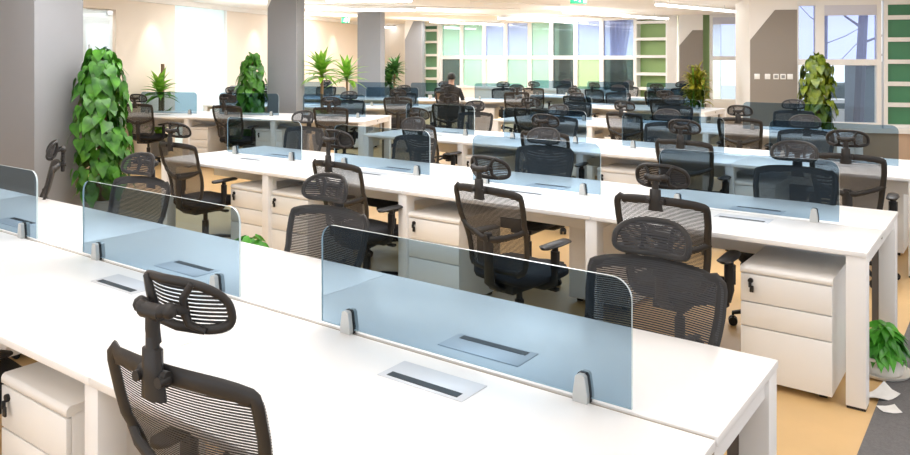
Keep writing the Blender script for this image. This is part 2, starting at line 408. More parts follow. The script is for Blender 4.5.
# switches on the big pier
for i, (u, kind) in enumerate([(757, 0), (767.5, 0), (776, 1), (783, 1), (790, 0)]):
    k = (u - 455) / FPX
    t = (k * PR[1] - PR[0]) / (0.969 + 0.247 * k)
    b = MB(); b.box(t - 0.043, t + 0.043, -0.012, 0.0, 1.285, 1.375, 0.004)
    o = b.build('wall_switch', M['winframe'], loc=cw(*PR), rotz=G)
    b = MB(); b.box(t - 0.026, t + 0.026, -0.017, -0.012, 1.305, 1.355, 0.002)
    b.build('rocker', M['winframe'] if not kind else M['potgrey'], o)
    tag(o, ['white switch plate nearest the white side of the taupe pier', 'white switch plate second from the white edge of the taupe pier',
            'switch plate with grey centre beside two plain ones on taupe pier', 'grey centred switch plate touching the last plain plate on taupe pier',
            'white switch plate nearest the window end of the taupe pier'][i], 'switch', 'switch plates on the taupe pier')

# near window wall
NW = (5.75, 12.83)
def nw_t(u):
    k = (u - 455) / FPX
    return (k * NW[1] - NW[0]) / (0.969 + 0.247 * k)
wx = [nw_t(797), nw_t(818), nw_t(881)]
window_on('window_11', *NW, wx[0] - 0.05, wx[1] + 0.02, 0.5, 1.57, CEIL - 0.10, skyblue, clearp)
window_on('window_12', *NW, wx[1] + 0.02, wx[2], 0.5, 1.57, CEIL - 0.10, skyblue, clearp, True)
struct(gbox('trim_2', *NW, wx[0] - 0.05, 4.2, -0.06, 0.10, CEIL - 0.10, CEIL - 0.001, M['white']))
struct(gbox('wall_right', *NW, wx[0] - 0.05, 4.2, -0.02, 0.14, 0, 0.42, M['tan']))
struct(gbox('trim_3', *NW, wx[0] - 0.05, 4.2, -0.08, 0.14, 0.42, 0.50, M['winframe']))
s0 = nw_t(884.5)
p = cw(*NW) + GX * (s0 + 0.05)
shelving('wall_shelving', 'dark green backed white shelving at the end of the near window', (p.x, p.y, 0), G, 1.7, 0.5, CEIL - 0.10, [0.88, 1.22, 1.58, 1.94, 2.30], M['green'], 0.10)
struct(gbox('wall_right', *NW, s0 + 1.8, 4.2, 0.0, 0.14, 0.5, CEIL - 0.1, M['white']))
# outside the near windows: slim trunk, leaning trunk and a pale block
for i, (dx, lean, rad) in enumerate([(0.72, 0.02, 0.035), (1.32, 0.10, 0.085)]):
    b = MB(); b.tube([(dx - lean, 1.6, -1.0), (dx, 1.6, 1.6), (dx + lean * 1.2, 1.6, 4.2)], [rad * 1.15, rad, rad * 0.8], n=8)
    for (z, ex, ez) in [(1.9, 0.7, 0.35), (2.2, -0.5, 0.5), (1.4, 0.55, 0.5)]:
        b.tube([(dx, 1.6, z), (dx + ex * 0.5, 1.65, z + ez * 0.4), (dx + ex, 1.7, z + ez)], [rad * 0.3, rad * 0.22, 0.006], n=5)
    o = b.build('tree_trunk', mat('dusky_bark', (0.16, 0.17, 0.22), 0.9), loc=cw(*NW), rotz=G)
    tag(o, ['slim bare tree outside, seen through near window beside its frame', 'thick leaning bare tree trunk outside near window beside green shelving'][i], 'tree')
b = MB(); b.box(0.4, 7.0, 6.0, 7.0, -1.0, 1.02, 0.1); o = b.build('hedge', mat('dusky_hedge', (0.10, 0.13, 0.14), 0.9, noise=0.5, nscale=8, bump=1.0, bscale=14), smooth=False, loc=cw(*NW), rotz=G); tag(o, 'long dark hedge outside the near window', 'hedge')
b = MB(); b.box(0.5, 1.25, 4.2, 4.5, -1.0, 0.66); b.box(1.45, 3.4, 4.2, 4.5, -1.0, 0.52); b.box(0.45, 3.45, 4.15, 4.55, 0.66, 0.74); o = b.build('garden_wall', M['white'], smooth=False, loc=cw(*NW), rotz=G); tag(o, 'low white wall with an opening, outside the near window', 'garden wall')
b = MB(); b.box(1.40, 4.2, 2.0, 3.2, -1.0, 1.50); b.box(1.36, 4.24, 1.95, 3.25, 1.50, 1.56); o = b.build('outside_shed', mat('slate_render', (0.20, 0.24, 0.29), 0.8), smooth=False, loc=cw(*NW), rotz=G); tag(o, 'plain slate grey shed outside the near window beside the leaning trunk', 'shed')
b = MB(); b.box(-12, 14, 1.0, 60, -1.2, -1.0); struct(b.build('ground_outside', mat('outside_paving', (0.62, 0.64, 0.66), 0.9), smooth=False, loc=cw(*NW), rotz=G))

# grey columns
def column(name, u_edge, d, wdt, depth, cham=None, flip=False):
    r = (u_edge - 455) / FPX * d
    if cham:
        return paint_pier(name, r, d, wdt, depth, cham[0], CEIL - 0.003, cham[1], M['grey'], M['white'], M['grey'])
    b = MB(); b.box(0, wdt, 0, depth, 0, CEIL)
    return struct(b.build(name, M['grey'], smooth=False, loc=cw(r, d), rotz=G))
column('column', -22, 7.16, 0.63, 0.62)
column('column', 267, 12.95, 0.54, 0.30, (2.48, 0.11))
column('column', 357.5, 17.75, 0.56, 0.30)
column('column', 404.5, 22.2, 0.52, 0.3, (2.14, 0.27))

# ------------------------------------------------------------------ bench desks
TOP = 0.75
def make_bench(name, label, loc, rotz, n, P, W=1.19, h=None):
    t = thing(name, label, 'desk', loc, rotz, 'white bench desks')
    h = h or W / 2
    for k in range(n):
        for (ya, yb) in ((0.0, h - 0.009), (h + 0.009, W)):
            b = MB(); b.box(-(k + 1) * P + 0.0015, -k * P - 0.0015, ya, yb, TOP - 0.025, TOP, 0.002)
            b.build('desktop', M['desk'], t)
        # cable ports on both sides of the middle
        for sgn in (-1, 1):
            cx = -(k + 0.485) * P; y0 = h + sgn * 0.082; y1 = h + sgn * 0.205
            lo, hi = min(y0, y1), max(y0, y1)
            b = MB(); b.box(cx - 0.15, cx + 0.15, lo, hi, TOP - 0.004, TOP + 0.0025, 0.001)
            pt = b.build('cable_port', M['port'], t)
            ys = y1 - sgn * 0.026
            b = MB(); b.box(cx - 0.125, cx + 0.125, ys - 0.014, ys + 0.014, TOP + 0.0015, TOP + 0.0035)
            b.build('slot', M['black'], pt)
    b = MB(); b.box(-n * P + 0.01, -0.01, h - 0.0075, h + 0.0075, TOP - 0.05, TOP - 0.006); b.build('centre_rail', M['rail'], t)
    for k in range(n + 1):
        x = -k * P
        x0, x1 = (x - 0.092, x - 0.004) if k == 0 else ((x + 0.004, x + 0.092) if k == n else (x - 0.036, x + 0.036))
        for (ya, yb) in ((0.006, 0.096), (W - 0.096, W - 0.006)):
            b = MB(); b.box(x0, x1, ya, yb, 0.012, TOP - 0.025, 0.003); lg = b.build('leg', M['leg'], t)
            b = MB(); b.box(x0 + 0.003, x1 - 0.003, ya + 0.003, yb - 0.003, 0.0, 0.012); b.build('foot_pad', M['black'], lg)
        if k < n:
            b = MB(); b.box(x0 - 0.036, x0 - 0.001, W - 0.09, W - 0.02, 0.012, TOP - 0.09); b.build('leg_strip', M['legstrip'], t)  # dark taupe strip beside each far-side leg
        b = MB(); b.box(x0 + 0.012, x1 - 0.012, 0.096, W - 0.096, TOP - 0.085, TOP - 0.03); b.build('cross_rail', M['leg'], t)
    for yy in (0.20, W - 0.24):
        b = MB(); b.box(-n * P + 0.08, -0.08, yy, yy + 0.04, TOP - 0.065, TOP - 0.026); b.build('long_rail', M['leg'], t)
    b = MB(); b.box(-n * P + 0.12, -0.12, h - 0.11, h + 0.11, TOP - 0.20, TOP - 0.19); b.box(-n * P + 0.12, -0.12, h - 0.11, h - 0.10, TOP - 0.19, TOP - 0.06); b.box(-n * P + 0.12, -0.12, h + 0.10, h + 0.11, TOP - 0.19, TOP - 0.06)
    b.build('cable_tray', M['leg'], t)
    return t

def make_screen(L, H=0.335):
    t = thing('desk_screen', 'tmp', 'screen')
    # rounded upper corners, 8 mm glass; origin at the right lower corner, length runs to -x
    rr = 0.055; pts = [(-L, 0), (0, 0)]
    for i in range(9):
        q = math.pi / 2 * i / 8; pts.append((-rr + rr * math.cos(q), H - rr + rr * math.sin(q)))
    for i in range(9):
        q = math.pi / 2 + math.pi / 2 * i / 8; pts.append((-L + rr + rr * math.cos(q), H - rr + rr * math.sin(q)))
    b = MB(); n = len(pts); th = 0.004
    vs = [(x, -th, z) for x, z in pts] + [(x, th, z) for x, z in pts]
    b.add(vs, [tuple(range(n)), tuple(range(n, 2 * n))], 0)
    b.add(vs, [(i, n + i, n + (i + 1) % n, (i + 1) % n) for i in range(n)], 1)
    b.build('glass_panel', [M['glass'], M['glass_edge']], t, smooth=False)
    for x in (-0.125 * L / 1.1 - 0.01, -L + 0.125 * L / 1.1):
        b = MB()
        prof = [(-0.021, -0.012), (0.021, -0.012), (0.021, 0.01), (0.014, 0.056), (0.008, 0.062), (-0.008, 0.062), (-0.014, 0.056), (-0.021, 0.01)]
        b.prism([(x + a, z) for a, z in prof], 'y', -0.022, -0.005); b.prism([(x + a, z) for a, z in prof], 'y', 0.005, 0.022)
        c = b.build('clamp', M['clamp'], t, smooth=False)
        b = MB(); b.prism([(x + a * 1.12, z * 1.03) for a, z in prof], 'y', -0.0052, 0.0052)
        b.build('gasket', M['black'], c, smooth=False)
    return t
scr_a = make_screen(1.13); scr_b = make_screen(1.02)
used = set()
def use(proto):
    if proto.name in used: return copy_tree(proto)
    used.add(proto.name); return proto

# ------------------------------------------------------------------ pedestals
def make_ped():
    t = thing('drawer_pedestal', 'tmp', 'drawer pedestal')
    w2, dp = 0.213, 0.50
    b = MB(); b.box(-w2, w2, 0.018, dp, 0.036, 0.575, 0.002); body = b.build('body', M['ped'], t)
    b = MB(); prof = [(0.0, 0.572), (0.0, 0.588), (0.004, 0.597), (0.012, 0.602), (dp, 0.602), (dp, 0.575), (0.03, 0.575), (0.02, 0.569), (0.003, 0.569)]
    b.prism(prof, 'x', -w2 - 0.003, w2 + 0.003); b.build('top', M['ped'], t, angle=50)
    for i, (z0, z1) in enumerate([(0.426, 0.564), (0.302, 0.420), (0.036, 0.296)]):
        b = MB(); b.box(-w2, w2, 0.0, 0.018, z0, z1, 0.002); d = b.build('drawer', M['drawer'], t)
        if i == 0:
            b = MB()
            vs = []
            for yy, rr in ((0.0, 0.013), (-0.010, 0.013)):
                for k in range(14):
                    q = 2 * math.pi * k / 14; vs.append((-w2 + 0.05 + rr * math.cos(q), yy, z1 - 0.03 + rr * math.sin(q)))
            b.add(vs, [tuple(range(14))[::-1], tuple(range(14, 28))] + [(k, (k + 1) % 14, 14 + (k + 1) % 14, 14 + k) for k in range(14)])
            b.build('lock', M['black'], d)
            b = MB(); b.box(-w2 + 0.043, -w2 + 0.057, -0.022, -0.010, z1 - 0.062, z1 - 0.036, 0.003); b.box(-w2 + 0.048, -w2 + 0.068, -0.02, -0.012, z1 - 0.086, z1 - 0.052, 0.003)
            b.build('keys', M['black'], d)
    for sx in (-1, 1):
        for yy in (0.07, dp - 0.07):
            b = MB(); b.tube([(sx * (w2 - 0.05) - 0.018, yy, 0.018), (sx * (w2 - 0.05) + 0.018, yy, 0.018)], 0.018, n=12); b.box(sx * (w2 - 0.05) - 0.022, sx * (w2 - 0.05) + 0.022, yy - 0.02, yy + 0.02, 0.02, 0.037)
            b.build('caster', M['black'], t)
    return t
ped_proto = make_ped()

# ------------------------------------------------------------------ office chair (faces +y)
def make_chair():
    t = thing('office_chair', 'tmp', 'chair')
    b = MB()
    for k in range(5):
        q = 2 * math.pi * k / 5 + math.pi / 2; c, s = math.cos(q), math.sin(q)
        b.tube([(0.03 * c, 0.03 * s, 0.118), (0.16 * c, 0.16 * s, 0.105), (0.30 * c, 0.30 * s, 0.075)], [0.030, 0.024, 0.015], [0.022, 0.018, 0.012], n=8, up=(0, 0, 1))
    b.lathe([(0.03, 0.075), (0.045, 0.08), (0.045, 0.13), (0.036, 0.145)], n=16)
    base = b.build('base', M['black'], t)
    for k in range(5):
        q = 2 * math.pi * k / 5 + math.pi / 2; c, s = math.cos(q), math.sin(q); p = Vector((0.295 * c, 0.295 * s, 0.027)); tn = Vector((-s, c, 0))
        b = MB()
        for e in (-1, 1):
            b.tube([p + tn * (e * 0.008), p + tn * (e * 0.026)], 0.027, n=12, up=(0, 0, 1))
        b.tube([p + Vector((0, 0, 0.0)), p + Vector((0, 0, 0.05))], 0.008, n=6)
        b.tube([p - tn * 0.02 + Vector((0, 0, 0.028)), p + tn * 0.02 + Vector((0, 0, 0.028))], 0.008, 0.008, n=6, up=(0, 0, 1))
        b.build('caster', M['black'], t)
    b = MB(); b.lathe([(0.028, 0.14), (0.028, 0.27), (0.018, 0.272), (0.018, 0.36)], n=14); b.build('gas_lift', M['black'], t)
    b = MB(); b.box(-0.09, 0.09, -0.17, 0.12, 0.345, 0.40, 0.012); b.box(0.09, 0.20, 0.02, 0.04, 0.362, 0.376, 0.003); b.box(0.19, 0.25, 0.012, 0.048, 0.36, 0.378, 0.004)
    b.build('seat_mechanism', M['black'], t)
    # seat: waterfall cushion
    b = MB(); NX, NY = 12, 12; vs = []
    def seat_pt(i, j, top):
        s = -1 + 2 * i / NX; v = -1 + 2 * j / NY
        x = s * math.sqrt(max(0, 1 - 0.38 * v * v * v * v)) * 0.245; y = 0.015 + v * math.sqrt(max(0, 1 - 0.36 * s ** 4)) * 0.24
        e = max(abs(s), abs(v)); edge = max(0, (e - 0.72) / 0.28)
        zt = 0.475 + 0.012 * abs(s) ** 2 - 0.03 * edge ** 2.2 - 0.035 * max(0, v - 0.45) ** 2 * 2
        zb = 0.40 + 0.03 * edge ** 2
        return (x, y, zt if top else min(zb, zt - 0.012))
    for top in (True, False):
        o0 = len(b.v)
        vs = [seat_pt(i, j, top) for j in range(NY + 1) for i in range(NX + 1)]
        fs = [(j * (NX + 1) + i, j * (NX + 1) + i + 1, (j + 1) * (NX + 1) + i + 1, (j + 1) * (NX + 1) + i) for j in range(NY) for i in range(NX)]
        b.add(vs, fs)
    K = (NX + 1) * (NY + 1)
    ring = [i for i in range(NX + 1)] + [(j + 1) * (NX + 1) - 1 for j in range(1, NY + 1)] + [NY * (NX + 1) + i for i in range(NX - 1, -1, -1)] + [j * (NX + 1) for j in range(NY - 1, 0, -1)]
    b.f += [(ring[i], ring[(i + 1) % len(ring)], K + ring[(i + 1) % len(ring)], K + ring[i]) for i in range(len(ring))]; b.mi += [0] * len(ring)
    b.build('seat', M['seat'], t, angle=60)
    # arms
    for s in (-1, 1):
        b = MB()
        b.tube([(s * 0.09, -0.03, 0.39), (s * 0.20, -0.03, 0.395), (s * 0.262, -0.03, 0.42), (s * 0.272, -0.03, 0.47), (s * 0.272, -0.025, 0.62)], [0.024, 0.024, 0.024, 0.024, 0.020], [0.016, 0.016, 0.015, 0.014, 0.013], n=8)
        b.tube([(s * 0.272, -0.025, 0.50), (s * 0.272, -0.025, 0.60)], 0.030, 0.019, n=8)
        a = b.build('armrest', M['black'], t)
        b = MB(); b.tube([(s * 0.268, -0.135, 0.630), (s * 0.27, -0.12, 0.634), (s * 0.272, -0.02, 0.636), (s * 0.262, 0.09, 0.636), (s * 0.255, 0.115, 0.632)], [0.018, 0.038, 0.043, 0.037, 0.016], [0.008, 0.013, 0.014, 0.013, 0.007], n=12, up=(0, 0, 1))
        b.build('arm_pad', M['black'], a)
    # backrest surface
    def hw(v):
        w_ = 0.195 + 0.052 * min(1, v / 0.75) ** 0.8 + 0.004 * v
        top = max(0, (v - 0.90) / 0.10); bot = max(0, (0.10 - v) / 0.10)
        w_ *= (1 - 0.10 * (1 - math.sqrt(max(0, 1 - top * top)))) * (1 - 0.22 * (1 - math.sqrt(max(0, 1 - bot * bot))))
        return w_
    def bp(s, v):
        x = s * hw(v)
        z = 0.475 + 0.485 * v - 0.012 * s * s * max(0, v - 0.5) * 2 - 0.010 * s ** 6 * v
        y = -0.215 - 0.075 * v + 0.026 * math.sin(math.pi * min(1, v / 0.62)) - 0.03 * v * v + 0.045 * s * s * (0.6 + 0.4 * v)
        return Vector((x, y, z))
    NS, NV = 14, 18
    b = MB(); b.add([bp((-1 + 2 * i / NS) * 0.99, j / NV * 0.99) for j in range(NV + 1) for i in range(NS + 1)], [(j * (NS + 1) + i, j * (NS + 1) + i + 1, (j + 1) * (NS + 1) + i + 1, (j + 1) * (NS + 1) + i) for j in range(NV) for i in range(NS)])
    b.build('back_mesh', M['mesh'], t)
    path = []; ra = []; back = Vector((0, -0.008, 0))
    for i in range(NS): path.append(bp(-1 + 2 * i / NS, 0) * 1.0 + back + Vector((0, 0, 0.010))); ra.append(0.016)
    for j in range(24): path.append(bp(0.945, j / 24) + back); ra.append(0.019)
    for i in range(NS): path.append(bp(1 - 2 * i / NS, 1) + back + Vector((0, 0, -0.016))); ra.append(0.022)
    for j in range(24): path.append(bp(-0.945, 1 - j / 24) + back); ra.append(0.019)
    b = MB(); b.tube(path, ra, [0.0085 for x in ra], n=10, closed=True); b.build('back_frame', M['frame'], t, angle=70)
    # spine with two arms behind the mesh
    b = MB()
    b.tube([(0, -0.09, 0.372), (0, -0.20, 0.378), (0, -0.262, 0.42), (0, -0.268, 0.55), (0, -0.272, 0.66), (0, -0.274, 0.70)], [0.034, 0.036, 0.036, 0.034, 0.034, 0.026], [0.02, 0.02, 0.02, 0.018, 0.018, 0.014], n=10, up=(0, 1, 0.3))
    for s in (-1, 1):
        e = bp(s, 0.56) + Vector((0, -0.006, 0)); m1 = bp(s * 0.5, 0.44)
        b.tube([(0, -0.274, 0.665), (s * 0.05, -0.274, 0.668), (m1.x, m1.y - 0.030, 0.685), (s * hw(0.5) * 0.82, e.y - 0.016, 0.712), e], [0.022, 0.020, 0.017, 0.015, 0.016], [0.013, 0.012, 0.010, 0.009, 0.009], n=8)
    b.tube([(0, -0.280, 0.672), (0, -0.296, 0.672)], 0.018, n=12, up=(0, 0, 1))
    b.build('back_support', M['frame'], t, angle=60)
    # neck post
    yb = bp(0, 1).y
    b = MB(); b.tube([(0, yb - 0.026, 0.895), (0, yb - 0.030, 0.95), (0, yb - 0.030, 1.004), (0, yb - 0.030, 1.006), (0, yb - 0.030, 1.05)], [0.040, 0.031, 0.029, 0.018, 0.018], [0.013, 0.015, 0.015, 0.012, 0.012], n=10)
    b.tube([(-0.045, yb - 0.026, 0.945), (0.045, yb - 0.026, 0.945)], 0.017, 0.012, n=10, up=(0, 1, 0))
    for s in (-1, 1): b.tube([(s * 0.036, yb - 0.02, 0.942), (s * 0.036, yb - 0.046, 0.942)], 0.012, n=10, up=(0, 0, 1))
    b.build('neck_post', M['frame'], t, angle=60)
    # headrest
    hz, hwid = 1.034, 0.141
    def hp(q, rr=1.0):
        cx, cz = math.cos(q), math.sin(q)
        ex, ez, hh = (0.70, 0.92, 0.067) if cz >= 0 else (0.40, 0.60, 0.047)
        x = math.copysign(abs(cx) ** ex, cx) * hwid * rr; z = math.copysign(abs(cz) ** ez, cz) * hh * rr
        return Vector((x, yb + 0.026 + 0.05 * (x / hwid) ** 2 - 0.24 * z, hz + z))
    NQ = 40
    ringp = [hp(2 * math.pi * k / NQ, 0.955) + Vector((0, -0.006, 0)) for k in range(NQ)]
    b = MB(); b.tube(ringp, 0.0115, 0.007, n=8, closed=True); hr = b.build('headrest', M['frame'], t, angle=70)
    b = MB(); vs = [Vector((0, yb + 0.026, hz))]; fs = []
    for lv in range(1, 7):
        vs += [hp(2 * math.pi * k / NQ, lv / 6 * 0.975) for k in range(NQ)]
    for k in range(NQ): fs.append((0, 1 + k, 1 + (k + 1) % NQ))
    for lv in range(5):
        for k in range(NQ): fs.append((1 + lv * NQ + k, 1 + (lv + 1) * NQ + k, 1 + (lv + 1) * NQ + (k + 1) % NQ, 1 + lv * NQ + (k + 1) % NQ))
    b.add(vs, fs); b.build('headrest_mesh', M['hmesh'], hr)
    b = MB(); yk = yb - 0.030
    b.tube([(0, yk + 0.004, 0.97), (0, yk, 1.0), (0, yk, hz + 0.012)], [0.018, 0.018, 0.017], [0.014, 0.014, 0.014], n=10)
    b.tube([(-0.030, yk, hz + 0.004), (0.030, yk, hz + 0.004)], 0.017, n=10)
    for s in (-1, 1):
        b.tube([(s * 0.020, yk, hz + 0.004), (s * 0.034, yk - 0.002, hz + 0.010), (s * 0.050, yk + 0.012, hz + 0.012), (s * 0.052, yk + 0.036, hz + 0.006), (s * 0.050, yb + 0.016, hz)], [0.016, 0.015, 0.013, 0.011, 0.010], n=9)
        b.lathe([(0.004, -0.018), (0.014, -0.011), (0.018, 0.0), (0.014, 0.011), (0.004, 0.018)], (s * 0.046, yk + 0.006, hz + 0.010), n=10)
        b.tube([hp(1.17 if s > 0 else math.pi - 1.17) + Vector((0, -0.014, 0)), Vector((s * 0.053, yb + 0.006, hz + 0.03)), Vector((s * 0.050, yb + 0.012, hz)), Vector((s * 0.052, yb + 0.022, hz - 0.03)), hp(-1.30 if s > 0 else math.pi + 1.30) + Vector((0, -0.014, 0))], [0.008, 0.009, 0.011, 0.009, 0.008], n=8)
    b.build('headrest_bracket', M['frame'], hr, angle=60)
    return t
chair_proto = make_chair()
def place_chair(x, y, rz, label, group, lift=0.0, hdz=0.0):
    o = use(chair_proto)
    o.location = (x, y, 0); o.rotation_euler = (0, 0, rz)
    tag(o, label, 'chair', group)
    for c in o.children:
        if not c.name.startswith(('base', 'caster', 'gas_lift')):
            c.location = (0, 0, lift + (hdz if c.name.startswith('headrest') else 0))
    return o

# ------------------------------------------------------------------ laying out a bench with its screens, chairs and pedestals
def local_to_world(loc, rz, x, y):
    return (loc[0] + x * math.cos(rz) - y * math.sin(rz), loc[1] + x * math.sin(rz) + y * math.cos(rz))
def layout(word, loc, rz, n, P, scr, inset, near, far, peds_near=(), peds_far=(), size='long', W=1.19, deskname=None, h=None):
    """near / far: {seat: (dx, dy, dturn, headrest lift)}; word is how people would call this bench"""
    make_bench('bench_desk', '%s white bench desk with seats along both sides, %s' % (size, deskname), (loc[0], loc[1], 0), rz, n, P, W, h)
    L = 1.13 if scr is scr_a else 1.02
    for k in range(n):
        s = use(scr); p = local_to_world(loc, rz, -inset - k * P, h or W / 2)
        s.location = (p[0], p[1], TOP + 0.012); s.rotation_euler = (0, 0, rz)
        tag(s, 'blue tinted glass screen clamped on the %s, %s from its aisle end' % (word, ORD[k]), 'desk screen', 'glass desk screens')
    for side, seats in (('near', near), ('far', far)):
        for k, (dx, dy, tr, hl, *lf) in seats.items():
            lx = -(k + 0.5) * P + dx
            ly = 0.07 + dy if side == 'near' else W - 0.07 + dy
            p = local_to_world(loc, rz, lx, ly)
            place_chair(p[0], p[1], rz + (0 if side == 'near' else math.pi) + tr,
                        'black mesh office chair, %s side of %s, %s from its aisle end' % (side, word, ORD[k]), 'black mesh office chairs', hdz=hl, lift=lf[0] if lf else 0.0)
    for side, ps in (('near', peds_near), ('far', peds_far)):
        for i, (lx, ly) in enumerate(ps):
            q = use(ped_proto); p = local_to_world(loc, rz, lx, ly if side == 'near' else W - ly)
            q.location = (p[0], p[1], 0); q.rotation_euler = (0, 0, rz + (0 if side == 'near' else math.pi))
            tag(q, 'white three drawer pedestal under %s side of %s, %s from aisle end' % (side, word, ORD[i]), 'drawer pedestal', 'white drawer pedestals')

def seats_at(loc, P, W, side, lst):
    """list of (seat, world x of the chair, world y of its centre, turn, headrest lift) into layout's offsets"""
    d = {}
    for (k, x, y, tr, hl, *lf) in lst:
        d[k] = (x - loc[0] + (k + 0.5) * P, (y - loc[1] - 0.07) if side == 'near' else (y - loc[1] - W + 0.07), tr, hl, *lf)
    return d
# front bench
B1 = (-0.58, 1.165)
layout('front bench', B1, 0, 4, 1.57, scr_a, 0.218,
       seats_at(B1, 1.57, 1.30, 'near', [(0, -1.52, 1.295, 0.09, 0.045, 0.045), (1, -3.12, 1.20, -0.2, 0.0)]),
       seats_at(B1, 1.57, 1.30, 'far', [(0, -1.02, 2.27, -0.04, 0.0), (1, -2.58, 2.265, 0.02, 0.015), (2, -4.08, 2.26, 0.10, 0.0), (3, -5.36, 2.33, -0.46, 0.0)]),
       [(-1.97, 0.03)], [(-1.30, 0.03), (-4.05, 0.03)], deskname='nearest of all', W=1.30, h=0.705)
B2 = (-0.56, 4.045)
layout('second bench', B2, 0, 4, 1.42, scr_b, 0.218,
       seats_at(B2, 1.42, 1.19, 'near', [(0, -1.46, 4.06, 0.0, 0.02), (1, -2.31, 3.80, -0.13, 0.02), (2, -3.70, 4.02, -0.08, 0.07), (3, -5.60, 4.06, 0.03, 0.02)]),
       seats_at(B2, 1.42, 1.19, 'far', [(0, -1.14, 4.98, 0.0, 0.02), (1, -2.98, 5.03, 0.05, 0.0), (2, -4.34, 5.05, -0.05, 0.02), (3, -5.72, 5.05, 0.1, 0.02)]),
       [(-0.362, -0.005), (-2.59, 0.03), (-4.02, 0.04), (-4.52, 0.04)], [(-1.68, 0.05), (-3.1, 0.05), (-4.5, 0.05)], deskname='just behind the front bench')
B3 = (-0.56, 6.70)
layout('third bench', B3, 0, 4, 1.42, scr_b, 0.218,
       seats_at(B3, 1.42, 1.19, 'near', [(0, -1.0, 6.50, 0.03, 0.03), (1, -2.27, 6.70, -0.03, 0.03), (2, -3.62, 6.65, 0.08, 0.02), (3, -5.10, 6.65, -0.1, 0.02)]),
       seats_at(B3, 1.42, 1.19, 'far', [(0, -1.63, 7.68, 0, 0), (1, -2.98, 7.68, 0.05, 0), (2, -4.31, 7.68, -0.04, 0), (3, -5.50, 7.75, 0.1, 0)]),
       [(-1.27, 0.05), (-2.46, 0.05), (-4.02, 0.05)], [(-0.4, 0.05), (-4.4, 0.05)], deskname='third from the front')
B4 = (-1.50, 9.36)
layout('fourth bench', B4, 0, 3, 1.55, scr_b, 0.25,
       seats_at(B4, 1.55, 1.19, 'near', [(0, -2.59, 9.40, 0.05, 0), (1, -3.99, 9.40, -0.05, 0), (2, -5.4, 9.40, 0.1, 0)]),
       seats_at(B4, 1.55, 1.19, 'far', [(0, -2.34, 10.45, 0, 0), (1, -3.9, 10.45, 0.1, 0), (2, -5.5, 10.45, -0.1, 0)]),
       [(-0.55, 0.05), (-3.35, 0.05)], [(-0.3, 0.05)], deskname='fourth from the front')
B5 = (-4.12, 12.62)
layout('fifth bench', B5, 0, 2, 1.42, scr_b, 0.2,
       {0: (0.1, -0.05, 0.1, 0), 1: (-0.1, 0, -0.2, 0)}, {1: (0, 0.05, 0.15, 0)}, [(-1.72, 0.05)], [], size='short', deskname='beside the big taupe pier')
B6 = (-5.25, 15.35)
layout('sixth bench', B6, 0, 3, 1.42, scr_b, 0.2,
       {0: (0, 0, 0.1, 0), 1: (0.1, 0, -0.2, 0), 2: (0, -0.1, 0.1, 0)}, {0: (0, 0.05, 0.1, 0), 1: (0.1, 0.05, -0.15, 0), 2: (0, 0.1, 0.3, 0)}, [(-1.5, 0.05)], [], deskname='closest to the far windows')
# angled benches to the left, on the building grid
pA = cw(-1.28, 10.82); pB = cw(-0.62, 13.42); pC = cw(1.45, 15.45)
layout('nearest angled bench', (pA.x, pA.y), G, 3, 1.42, scr_b, 0.20,
       {0: (0.25, 0.02, 0.12, 0), 1: (0.12, 0.0, -0.08, 0.02), 2: (0.0, 0.02, 0.05, 0)}, {0: (-0.05, 0.0, 0.1, 0)},
       [(-1.50, 0.05), (-2.72, 0.05)], [], deskname='in front of the slanted grey column')
layout('middle angled bench', (pB.x, pB.y), G, 3, 1.42, scr_b, 0.20,
       {0: (0.35, 0.0, 0.1, 0), 2: (0.0, 0.0, 0.1, 0)}, {0: (0, 0, 0.1, 0), 2: (0, 0, 0.2, 0)}, [(-1.15, 0.05)], [], deskname='in the middle of the angled desks')
layout('farthest angled bench', (pC.x, pC.y), G, 4, 1.42, scr_b, 0.20,
       {0: (0.45, 0.0, 0.3, 0), 1: (0.52, 0.0, 0.0, 0)}, {0: (0, 0.05, 0.2, 0), 1: (0, 0.05, -0.1, 0), 3: (0, 0, 0, 0)}, [(-0.9, 0.05)], [], deskname='farthest of the angled desks')

place_chair(-7.1, 9.62, YAW - 0.1, 'black mesh office chair standing loose in the aisle in front of the seated person', 'black mesh office chairs')

# ------------------------------------------------------------------ plants
def frame_of(n, tip):
    n = n.normalized(); y = (tip - n * tip.dot(n)).normalized(); x = y.cross(n)
    return x, y, n
def heart_leaf(b, p, n, tip, L, Wd, cup=0.18, droop=0.25):
    x, y, z = frame_of(n, tip)
    rows = [(-0.08, 0.30), (0.02, 0.46), (0.18, 0.50), (0.40, 0.42), (0.62, 0.28), (0.82, 0.13), (1.0, 0.0)]
    vs = []; fs = []
    for (s, w_) in rows:
        zc = -droop * L * s * s
        base = p + y * (L * (s if s > 0.0 or w_ == 0.0 else s)) + z * zc
        vs += [base - x * (w_ * Wd) + z * (cup * w_ * Wd), base + (y * (0.10 * L) if s < 0 else Vector((0, 0, 0))), base + x * (w_ * Wd) + z * (cup * w_ * Wd)]
    for i in range(len(rows) - 1):
        a = i * 3; fs += [(a, a + 1, a + 4, a + 3), (a + 1, a + 2, a + 5, a + 4)]
    b.add(vs, fs)
